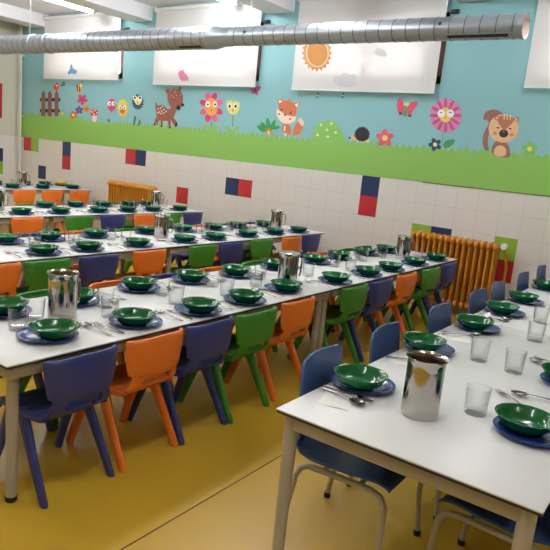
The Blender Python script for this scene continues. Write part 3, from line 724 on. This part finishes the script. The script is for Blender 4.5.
# ------------------------------------------------------------------ chairs
def kid_chair(mt, cname, label):
    """one-piece plastic school chair, origin on the floor, sitter faces +Y"""
    t = thing('plastic_chair', label, 'chair', (0, 0, 0), 0)
    # backrest: wide curved panel over a slot, necking down to the seat
    rows = [(.541, .146, -.172), (.538, .150, -.174), (.530, .1515, -.175), (.49, .149, -.175), (.45, .143, -.174), (.415, .135, -.173), (.400, .128, -.170), (.392, .120, -.164), (.374, .122, -.160), (.358, .128, -.155), (.342, .134, -.148), (.328, .140, -.134), (.310, .142, -.11)]
    us = [-1, -.93, -.82, -.62, -.4, -.14, .14, .4, .62, .82, .93, 1]
    grid = []
    for (z, w_, y) in rows:
        dip = .012 if .345 < z < .42 else 0
        grid.append([(u * w_, y + .010 * u * u + (.022 if z > .395 else .008) * max(0, (abs(u) - .8) / .2), z - dip * (1 - u * u) - (.003 * u * u if z > .54 else 0)) for u in us])
    b = MB(); b.shell(grid, .013, holes={(7, 3), (7, 4), (7, 5), (7, 6), (7, 7), (8, 3), (8, 4), (8, 5), (8, 6), (8, 7), (9, 4), (9, 5), (9, 6)})
    # rounded rim round the upper panel
    ring = [grid[i][0] for i in range(6, 0, -1)] + [grid[0][j] for j in range(0, 12)] + [grid[i][-1] for i in range(1, 7)]
    b.tube([(x, y, z) for x, y, z in ring], .0075, 8)
    b.build('backrest', mt, t, ang=50)
    # seat: dished square with turned-down front lip
    prof = [(-.118, .318), (-.10, .309), (-.07, .306), (-.02, .306), (.04, .308), (.09, .313), (.125, .314), (.150, .305), (.158, .290)]
    grid = [[(u * (.131 + .016 * min(1, (y + .118) / .12)) * (1 - (.03 if k > 6 else 0)), y, z + .012 * u * u * (1 if k < 7 else .4)) for u in (-1, -.9, -.7, -.4, 0, .4, .7, .9, 1)] for k, (y, z) in enumerate(prof)]
    b = MB(); b.shell(grid, .014)
    for s in (0, -1):   # thick side skirts into which the legs run
        b.tube([(g[s][0] * .985, g[s][1], g[s][2] - .011) for g in grid], .0115, 8)
    b.build('seat', mt, t, ang=50)
    for sx in (-1, 1):
        b = MB(); b.tube([(sx * .133, .020, .320), (sx * .136, -.004, .27), (sx * .143, -.072, .145), (sx * .149, -.148, .008), (sx * .149, -.150, 0)], [.034, .029, .024, .021, .018], 10, sx=.58, up=(0, 1, 0)); b.build('leg', mt, t, ang=50)
        b = MB(); b.tube([(sx * .133, .075, .316), (sx * .136, .095, .26), (sx * .143, .145, .13), (sx * .149, .192, .008), (sx * .149, .194, 0)], [.034, .029, .024, .021, .018], 10, sx=.58, up=(0, 1, 0)); b.build('leg', mt, t, ang=50)
    remember(t); return t
kc = {}
CW = {'b': 'dark blue', 'o': 'orange', 'g': 'green'}
def put_chair(c, x, y, rz, label, group):
    key = {'b': 'ch_blue', 'o': 'ch_orange', 'g': 'ch_green'}[c]
    if c not in kc:
        kc[c] = kid_chair(MT[key], c, label); o = kc[c]; o.location = (x, y, 0); o.rotation_euler = (0, 0, rz); o['group'] = group
    else:
        dup(kc[c], (x, y, 0), rz, label, group)
rc = random.Random(5)
def chair_row(cols, xs, y, rz, text, group):
    for k, (c, x) in enumerate(zip(cols, xs)):
        put_chair(c, x, y + rc.uniform(-.008, .008), rz + rc.uniform(-.02, .02), '%s plastic chair, %s' % (CW[c], text % ORD[k]), group)
chair_row('bobgogbogb', [1.32, 1.675, 2.005, 2.335, 2.72, 3.355, 3.71, 4.13, 4.57, 4.98], 1.872, 0, '%s from the left along the near side of the nearest row', 'chairs along the near side of the nearest row')
chair_row('bgobogbogb', [1.38, 1.71, 2.12, 2.49, 2.91, 3.39, 3.84, 4.21, 4.66, 5.0], 2.400, PI, '%s from the left along the far side of the nearest row', 'chairs along the far side of the nearest row')
chair_row('ogbogbgob', [1.84, 2.17, 2.55, 2.992, 3.54, 3.90, 4.33, 4.79, 5.14], 3.352, 0, '%s from the left along the near side of the second row', 'chairs along the near side of the second row')
chair_row('bogboogb'.replace('oo', 'o'), [2.62, 2.985, 3.55, 4.06, 4.46, 4.82, 5.175], 3.92, PI, '%s from the left along the far side of the second row', 'chairs along the far side of the second row')
chair_row('ogbogb', [3.08, 3.62, 4.02, 4.44, 4.82, 5.162], 5.008, 0, '%s from the left along the near side of the third row', 'chairs along the near side of the third row')
chair_row('ggb', [3.66, 4.82, 5.162], 5.60, PI, '%s from the left along the far side of the third row', 'chairs along the far side of the third row')
chair_row('ooo', [4.44, 4.84, 5.26], 7.235, 0, '%s from the left before the rearmost table', 'chairs before the rearmost table')

def shell_chair(label):
    """blue shell chair on a bent steel frame, sitter faces +Y"""
    t = thing('shell_chair', label, 'chair', (0, 0, 0), 0)
    path = [(-.212, .645, .118), (-.212, .635, .134), (-.210, .60, .142), (-.204, .54, .146), (-.197, .48, .150), (-.190, .43, .155), (-.184, .39, .160), (-.172, .355, .166), (-.145, .332, .170), (-.10, .325, .174), (-.03, .326, .176), (.05, .330, .177), (.10, .335, .175), (.135, .333, .172), (.160, .324, .166), (.170, .312, .160)]
    us = [-1, -.9, -.7, -.45, -.15, .15, .45, .7, .9, 1]
    grid = []
    for (y, z, w_) in path:
        back = z > .37
        grid.append([(u * w_, y + (.022 * u * u if back else 0), z + (0 if back else .010 * u * u)) for u in us])
    b = MB(); b.shell(grid, .008, holes={(6, 3), (6, 4), (6, 5)})
    b.tube([g[0] for g in grid], .0055, 6); b.tube([g[-1] for g in grid], .0055, 6)
    b.build('seat_shell', MT['shell_blue'], t, ang=50)
    for s in (-1, 1):
        b = MB()
        pts = [(s * .180, -.190, .012), (s * .180, -.172, .15), (s * .174, -.155, .262), (s * .170, -.140, .292), (s * .166, -.115, .304), (s * .166, 0, .306), (s * .166, .11, .307), (s * .170, .145, .298), (s * .174, .163, .27), (s * .180, .168, .15), (s * .180, .182, .012)]
        b.tube(pts, .0105, 10); fr = b.build('side_frame', MT['frame'], t)
        for p in (pts[0], pts[-1]):
            b = MB(); b.tube([(p[0], p[1], 0), (p[0], p[1], .02)], .013, 10); b.build('foot_cap', MT['rubber'], fr)
    for y in (-.06, .07):
        b = MB(); b.tube([(-.166, y, .306), (.166, y, .306)], .008, 8); b.build('crossbar', MT['frame'], t)
    remember(t); return t
GS = 'blue shell chairs at the right hand table'
sc0 = None
for k, (x, rz) in enumerate([(1.80, .06), (2.30, .05), (2.91, 0), (3.50, -.02), (3.905, .02), (4.50, 0), (5.05, .02)]):
    lab = 'blue shell chair on steel legs, %s from the front, left side of the right table' % ORD[k]
    if sc0 is None:
        sc0 = shell_chair(lab); sc0.location = (x, .826, 0); sc0.rotation_euler = (0, 0, PI + rz); sc0['group'] = GS
    else: dup(sc0, (x, .826, 0), PI + rz, lab, GS)
for k, x in enumerate([1.868, 2.45]):
    dup(sc0, (x, .335, 0), -.03, ['blue shell chair partly under the near right table corner, its seat showing', 'blue shell chair beyond the first one on the right side of the right table'][k], GS)

# ------------------------------------------------------------------ tableware
def make_bowl(m_, name, label):
    b = MB(); b.lathe([(0, .004), (.042, .004), (.044, 0), (.048, 0), (.051, .004), (.066, .012), (.078, .024), (.0855, .038), (.0905, .0445), (.0925, .0455), (.0923, .047), (.0895, .0472), (.0815, .0385), (.074, .0265), (.062, .0155), (.045, .0095), (.02, .008), (0, .0078)], 40)
    return tag(b.build(name, m_, ang=60), label, 'bowl')
def make_plate(label):
    b = MB(); b.lathe([(0, .002), (.064, .002), (.066, 0), (.071, 0), (.074, .003), (.090, .0105), (.110, .0155), (.1115, .0172), (.110, .0182), (.091, .0135), (.076, .0068), (.070, .0052), (0, .0052)], 44)
    return tag(b.build('dinner_plate', MT['plate'], ang=60), label, 'plate')
def make_glass(label):
    b = MB(); n = 24
    prof = [(0, 0), (.0325, 0), (.0345, .003), (.0352, .012), (.0362, .018), (.0352, .022), (.0364, .030), (.0356, .034), (.0368, .042), (.0366, .048), (.0398, .090), (.0402, .0915), (.0396, .092), (.0389, .0908), (.0358, .048), (.0342, .036), (.034, .022), (.0325, .0145), (0, .012)]
    ms = [1] * 9 + [0] * 5 + [1] * 4
    b.lathe(prof, n, ms=ms)
    return tag(b.build('water_glass', [MT['glass'], MT['glass_base']], ang=50), label, 'glass')
def make_spoon(label):
    """lies along +X (bowl end at +X), .17 m long"""
    t = thing('soup_spoon', label, 'spoon')
    grid = []
    for k in range(9):
        u = k / 8; x = .045 + .055 * u; w_ = .019 * math.sin(PI * (0.06 + .88 * u) ** .85) ** .6
        grid.append([(x, v * w_, .0095 - .008 * (1 - v * v) * math.sin(PI * (.05 + .9 * u))) for v in (-1, -.6, -.2, .2, .6, 1)])
    b = MB(); b.shell(grid, .0012); b.build('spoon_bowl', MT['cutlery'], t, ang=60)
    b = MB(); b.tube([(-.085, 0, .003), (-.06, 0, .004), (-.02, 0, .006), (.02, 0, .0095), (.05, 0, .009)], [.0012] * 5, 8, sx=1, up=(0, 0, 1))
    for i, v in enumerate(b.v):
        x, y, z = v; f = 5.5 if x < -.05 else (4.6 if x < -.01 else 2.6); b.v[i] = (x, y * f, z)
    b.build('handle', MT['cutlery'], t, ang=60)
    remember(t); return t
def make_fork(label):
    t = thing('dinner_fork', label, 'fork')
    b = MB(); b.tube([(-.085, 0, .003), (-.06, 0, .004), (-.02, 0, .006), (.02, 0, .0095), (.044, 0, .008)], [.0012] * 5, 8, up=(0, 0, 1))
    for i, v in enumerate(b.v):
        x, y, z = v; f = 5.5 if x < -.05 else (4.6 if x < -.01 else 2.6); b.v[i] = (x, y * f, z)
    b.build('handle', MT['cutlery'], t, ang=60)
    b = MB(); b.shell([[(.042, v * .005, .008) for v in (-1, -.5, 0, .5, 1)], [(.050, v * .011, .006) for v in (-1, -.5, 0, .5, 1)], [(.060, v * .0125, .004) for v in (-1, -.5, 0, .5, 1)]], .0014)
    for q in (-1, -.34, .34, 1):
        b.tube([(.059, q * .0108, .004), (.08, q * .0108, .0028), (.10, q * .0098, .0058)], [.0016, .0015, .0008], 6)
    b.build('fork_head', MT['cutlery'], t, ang=60)
    remember(t); return t
def make_napkin(label):
    grid = [[(x, y, .0012 + .0012 * math.sin(x * 50 + y * 31)) for y in (-.075, -.04, 0, .04, .075)] for x in (-.05, -.025, 0, .025, .05)]
    b = MB(); b.shell(grid, .0012)
    return tag(b.build('paper_napkin', MT['napkin'], ang=60), label, 'napkin')
def make_tent(label):
    b = MB(); b.shell([[(-.045, -.02, .001), (-.03, -.024, .001), (.045, -.018, .001)], [(-.02, 0, .020), (.01, 0, .034), (.03, .0, .012)], [(-.04, .022, .001), (.02, .03, .001), (.05, .02, .001)]], .0012)
    return tag(b.build('folded_napkin', MT['napkin'], ang=20), label, 'napkin')
def make_jug(label, lid):
    t = thing('water_jug', label, 'jug')
    r = .0585
    prof = [(0, .0), (r - .006, 0), (r - .001, .003), (r, .008), (r, .155), (r + .0003, .168), (r + .002, .178), (r + .0045, .185), (r + .0068, .189), (r + .006, .191), (r + .004, .1885), (r, .182), (r - .0025, .170), (r - .003, .012), (r - .008, .006), (0, .006)]
    b = MB(); n = 40; b.lathe(prof, n, ms=[0] * 11 + [1] * 4)
    for i, (x, y, z) in enumerate(b.v):     # pull a pouring lip out of the rim at +X
        a = math.atan2(y, x)
        if z > .168 and abs(a) < .6:
            k = (math.cos(a / .6 * PI / 2)) ** 2 * (z - .168) / .022
            b.v[i] = (x + .009 * k, y, z + .004 * k)
    body = b.build('body', [MT['steel'], MT['steel_in']], t, ang=50)
    b = MB(); b.tube([(-r + .002, 0, .152), (-r - .012, 0, .157), (-r - .026, 0, .150), (-r - .030, 0, .135), (-r - .029, 0, .075), (-r - .024, 0, .052), (-r - .016, 0, .046), (-r + .002, 0, .050)], .0045, 8, sx=2.2, up=(1, 0, 0)); b.build('handle', MT['steel'], t, ang=60)
    if lid:
        b = MB(); b.lathe([(0, .197), (.03, .197), (.056, .194), (.064, .190), (.060, .186), (0, .186)], 32); ld = b.build('lid', MT['steel'], t, ang=40)
        b = MB(); b.lathe([(0, .206), (.006, .206), (.008, .203), (.005, .198), (0, .197)], 16); b.build('lid_knob', MT['steel'], ld)
    remember(t); return t

PROTO = {}
PLATES = []
def put(kind, maker, x, y, z, rz, label, group):
    if kind not in PROTO:
        o = maker(label); remember(o) if kind in ('plate', 'bowl', 'glass', 'napkin', 'tent') else None
        PROTO[kind] = o; o.location = (x, y, z); o.rotation_euler = (0, 0, rz); o['group'] = group
        return o
    return dup(PROTO[kind], (x, y, z), rz, label, group)
rt = random.Random(11)
def seg(ax, ay, bx, by):
    """centre and heading of a piece of cutlery from its head (a) to its handle end (b)"""
    return ((ax + bx) / 2, (ay + by) / 2, math.atan2(ay - by, ax - bx))
def setting(x, y, where, side, cut=True, shift=None, plate_off=None, ri_=9):
    """one place setting; side = +1 diner at low Y, -1 diner at high Y"""
    po = plate_off or (rt.uniform(-.012, .012), rt.uniform(-.002, .014) * side)
    px_, py_ = x + po[0], y + po[1]
    PLATES.append((px_, py_))
    put('plate', make_plate, px_, py_, TH, rt.uniform(0, 6), 'blue plate, %s' % where, 'blue plates under the bowls')
    rr_ = math.hypot(*po) + .048
    put('bowl', lambda l: make_bowl(MT['bowl'], 'soup_bowl', l), x, y, TH + .0054 + max(0, rr_ - .068) * .42, rt.uniform(0, 6), 'dark green bowl, %s' % where, 'dark green bowls on the blue plates')
    if cut:
        cx = x - .165 * side if shift is None else x + shift
        a0 = PI / 2 if side > 0 else -PI / 2
        if not (ri_ == 0 and x < 1.9): put('napkin', make_napkin, cx, y + .012 * side, TH, rt.uniform(-.15, .15), 'white paper napkin, %s' % where.replace('place setting', 'cutlery'), 'paper napkins under the cutlery')
        put('spoon', make_spoon, cx - .022, y + .02 * side, TH + .0035, a0 + rt.uniform(-.12, .12), 'steel spoon, %s' % where, 'spoons beside the plates')
        put('fork', make_fork, cx + .030, y + .01 * side, TH + .0035, a0 + rt.uniform(-.12, .12), 'steel fork, %s' % where, 'forks beside the plates')
rows = [
 ([(1.32, 1.90), (1.68, 1.87), (2.06, 1.85), (2.39, 1.845), (2.80, 1.88), (3.30, 1.85), (3.73, 1.845), (4.08, 1.845), (4.53, 1.845), (4.97, 1.845)], '%s from the left on the near side of the nearest row', 1),
 ([(1.36, 2.30), (1.70, 2.29), (2.11, 2.33), (2.50, 2.33), (2.87, 2.31), (3.29, 2.32), (3.77, 2.30), (4.13, 2.31), (4.55, 2.30), (4.92, 2.29)], '%s from the left on the far side of the nearest row', -1),
 ([(1.81, 3.34), (2.23, 3.345), (2.57, 3.345), (3.00, 3.345), (3.48, 3.345), (3.85, 3.345), (4.28, 3.345), (4.70, 3.345), (5.10, 3.345)], '%s from the left on the near side of the second row', 1),
 ([(2.23, 3.78), (2.56, 3.78), (2.96, 3.78), (3.49, 3.80), (3.91, 3.79), (4.31, 3.78), (4.67, 3.78), (5.09, 3.78)], '%s from the left on the far side of the second row', -1),
 ([(3.12, 5.03), (3.51, 5.01), (3.95, 5.01), (4.33, 5.01), (4.68, 5.01), (5.10, 5.01)], '%s from the left on the near side of the third row', 1),
 ([(3.65, 5.47), (4.01, 5.47), (4.37, 5.47), (4.73, 5.46), (5.02, 5.46)], '%s from the left on the far side of the third row', -1),
 ([(4.37, 7.255), (4.80, 7.25), (5.27, 7.26)], '%s from the left on the near side of the rearmost table', 1),
 ([(4.37, 7.66), (4.81, 7.70), (5.12, 7.69)], '%s from the left on the far side of the rearmost table', -1),
]
POFF = {(0, 0): (-.008, .03), (0, 1): (.015, .008), (0, 4): (.0, .02)}
for ri, (pts, text, side) in enumerate(rows):
    for k, (x, y) in enumerate(pts):
        setting(x, y, text % ORD[k], side, cut=(ri < 5 and not (ri < 2 and k == 0)), shift=(-.152 if ri == 0 else None), plate_off=POFF.get((ri, k)), ri_=ri)
# yellow dish on the rearmost table
put('plate', make_plate, 5.38, 7.68, TH, 0, 'blue plate under the yellow dish on the rearmost table', 'blue plates under the bowls')
o = make_bowl(MT['yellow_dish'], 'yellow_dish', 'yellow dish at the wall end of the rearmost table'); o.location = (5.38, 7.68, TH + .0054)
# right hand table
for k, (x, y) in enumerate([(1.80, .868), (2.41, .892), (2.98, .862), (3.47, .865), (3.93, .868), (4.57, .875)]):
    wh = '%s from the front on the left side of the right table' % ORD[k]
    setting(x, y, wh, -1, cut=False, plate_off=((.034, .004) if k == 0 else (.03, -.012) if k == 1 else (.02, -.012)))
for k, (x, y) in enumerate([(1.895, .348), (2.49, .345), (2.95, .32), (3.5, .32)]):
    wh = '%s from the front on the right side of the right table' % ORD[k]
    setting(x, y, wh, 1, cut=False, plate_off=(-.008, -.022))
def cutlery(kind, a, b_, label):
    x, y, r = seg(*a, *b_)
    put(kind, make_spoon if kind == 'spoon' else make_fork, x, y, TH + .0035, r, label, 'spoons beside the plates' if kind == 'spoon' else 'forks beside the plates')
put('napkin', make_napkin, 1.665, .872, TH, PI / 2 + .3, 'white paper napkin, flat at the front corner of the right table', 'paper napkins under the cutlery')
cutlery('spoon', (1.672, .80), (1.700, .955), 'steel spoon, on the flat napkin at the front corner of the right table')
cutlery('fork', (1.717, .79), (1.728, .955), 'steel fork, beside the spoon at the front corner of the right table')
put('napkin', make_napkin, 2.22, .87, TH, .15, 'white paper napkin, flat behind the steel jug on the right table', 'paper napkins under the cutlery')
cutlery('fork', (2.25, .80), (2.19, .955), 'steel fork, behind the jug on the right table')
cutlery('spoon', (2.875, .79), (2.77, .95), 'steel spoon, between second and third bowl on the right table')
cutlery('fork', (2.83, .78), (2.72, .94), 'steel fork, between second and third bowl on the right table')
put('napkin', make_napkin, 2.745, .86, TH, .1, 'white paper napkin, between second and third bowl on the right table', 'paper napkins under the cutlery')
cutlery('spoon', (3.33, .79), (3.33, .955), 'steel spoon, beside the folded napkin on the right table')
cutlery('fork', (3.27, .79), (3.265, .95), 'steel fork, beside the folded napkin on the right table')
put('tent', make_tent, 3.28, .875, TH + .004, .4, 'white napkin folded to a peak between third and fourth bowl on the right table', 'folded napkins')
cutlery('fork', (2.17, .50), (2.07, .37), 'steel fork, left of the front right bowl of the right table')
cutlery('spoon', (2.20, .445), (2.25, .30), 'steel spoon, beyond the front right bowl of the right table')
cutlery('fork', (2.73, .50), (2.67, .35), 'steel fork, left of the second right bowl of the right table')
cutlery('spoon', (2.675, .50), (2.60, .37), 'steel spoon, left of the second right bowl of the right table')

GL = [
 ('on the nearest row', [((1.29, 2.035), 'left of the leftmost jug, nearer one'), ((1.40, 2.15), 'left of the leftmost jug, farther one'), ((1.75, 2.17), 'right of the leftmost jug, farther one'), ((1.68, 2.01), 'right of the leftmost jug, nearer one'),
   ((2.13, 2.20), 'second pair from the left, farther one'), ((2.07, 2.02), 'second pair from the left, nearer one'), ((2.51, 2.19), 'third pair from the left, farther one'), ((2.42, 1.99), 'third pair from the left, nearer one'),
   ((2.91, 2.18), 'left of the lidded jug, farther one'), ((2.74, 2.05), 'left of the lidded jug, nearer one'), ((3.29, 2.05), 'right of the lidded jug'), ((3.79, 2.155), 'beyond the seam of the tables, farther one'), ((3.76, 2.00), 'beyond the seam of the tables, nearer one'),
   ((4.23, 2.15), 'left of the jug by the radiator, first one'), ((4.57, 2.15), 'left of the jug by the radiator, second one'), ((5.02, 2.02), 'right of the jug by the radiator')]),
 ('on the second row', [((2.27, 3.65), 'leftmost pair, farther one'), ((2.28, 3.52), 'leftmost pair, nearer one'), ((2.62, 3.655), 'second pair, farther one'), ((2.56, 3.49), 'second pair, nearer one'), ((2.99, 3.65), 'third pair, farther one'), ((3.02, 3.49), 'third pair, nearer one'),
   ((3.71, 3.64), 'just right of the left jug'), ((3.96, 3.66), 'fourth pair, farther one'), ((3.93, 3.54), 'fourth pair, nearer one'), ((4.37, 3.65), 'fifth pair, farther one'), ((4.39, 3.53), 'fifth pair, nearer one'), ((4.74, 3.65), 'sixth pair, farther one'), ((4.78, 3.52), 'sixth pair, nearer one')]),
 ('on the third row', [((3.72, 5.32), 'leftmost one'), ((4.17, 5.32), 'second from the left'), ((4.46, 5.33), 'third from the left'), ((4.61, 5.28), 'fourth from the left'), ((4.82, 5.30), 'fifth from the left'), ((5.16, 5.33), 'sixth from the left')]),
 ('on the rearmost table', [((4.52, 7.46), 'left one'), ((5.02, 7.47), 'middle one'), ((5.35, 7.45), 'right one')]),
 ('on the right table', [((1.915, .505), 'nearest to the steel jug'), ((2.49, .68), 'second nearest to the steel jug, left one'), ((2.46, .53), 'middle of the three nearest'), ((3.04, .585), 'in the middle, left one'), ((3.47, .66), 'farthest one'), ((3.12, .50), 'in the middle, right one')]),
]
for where, lst in GL:
    for (x, y), what in lst:
        for a_, b_ in PLATES:      # keep clear of the plate rims
            d_ = math.hypot(x - a_, y - b_)
            if d_ < .148: x, y = a_ + (x - a_) * .149 / d_, b_ + (y - b_) * .149 / d_
        put('glass', make_glass, x, y, TH, rt.uniform(0, 6), 'clear water glass %s, %s' % (where, what), 'clear water glasses on the tables')
JG = [((1.76, .632), -2.45, 0, 'large open steel jug on the near right table'), ((1.52, 2.14), -3.05, 0, 'open steel jug at the left end of the nearest row'), ((2.965, 1.99), 2.67, 1, 'lidded steel jug in the middle of the nearest row'),
      ((4.72, 2.04), 2.77, 1, 'lidded steel jug of the nearest row, left of the radiator'), ((3.45, 3.58), 2.4, 0, 'steel jug on the second row, left one of two'), ((5.05, 3.59), 2.3, 0, 'steel jug on the second row, right one of two'),
      ((3.05, 5.30), 2.4, 0, 'steel jug at the left edge of the photo on the third row'), ((4.97, 5.278), 2.4, 0, 'steel jug near the wall end of the third row'), ((4.66, 7.50), 2.2, 0, 'steel jug on the rearmost table by the corner pipes')]
for (x, y), rz, lid, lab in JG:
    put('jug%d' % lid, lambda l, lid=lid: make_jug(l, lid), x, y, TH, rz, lab, 'steel water jugs on the tables')
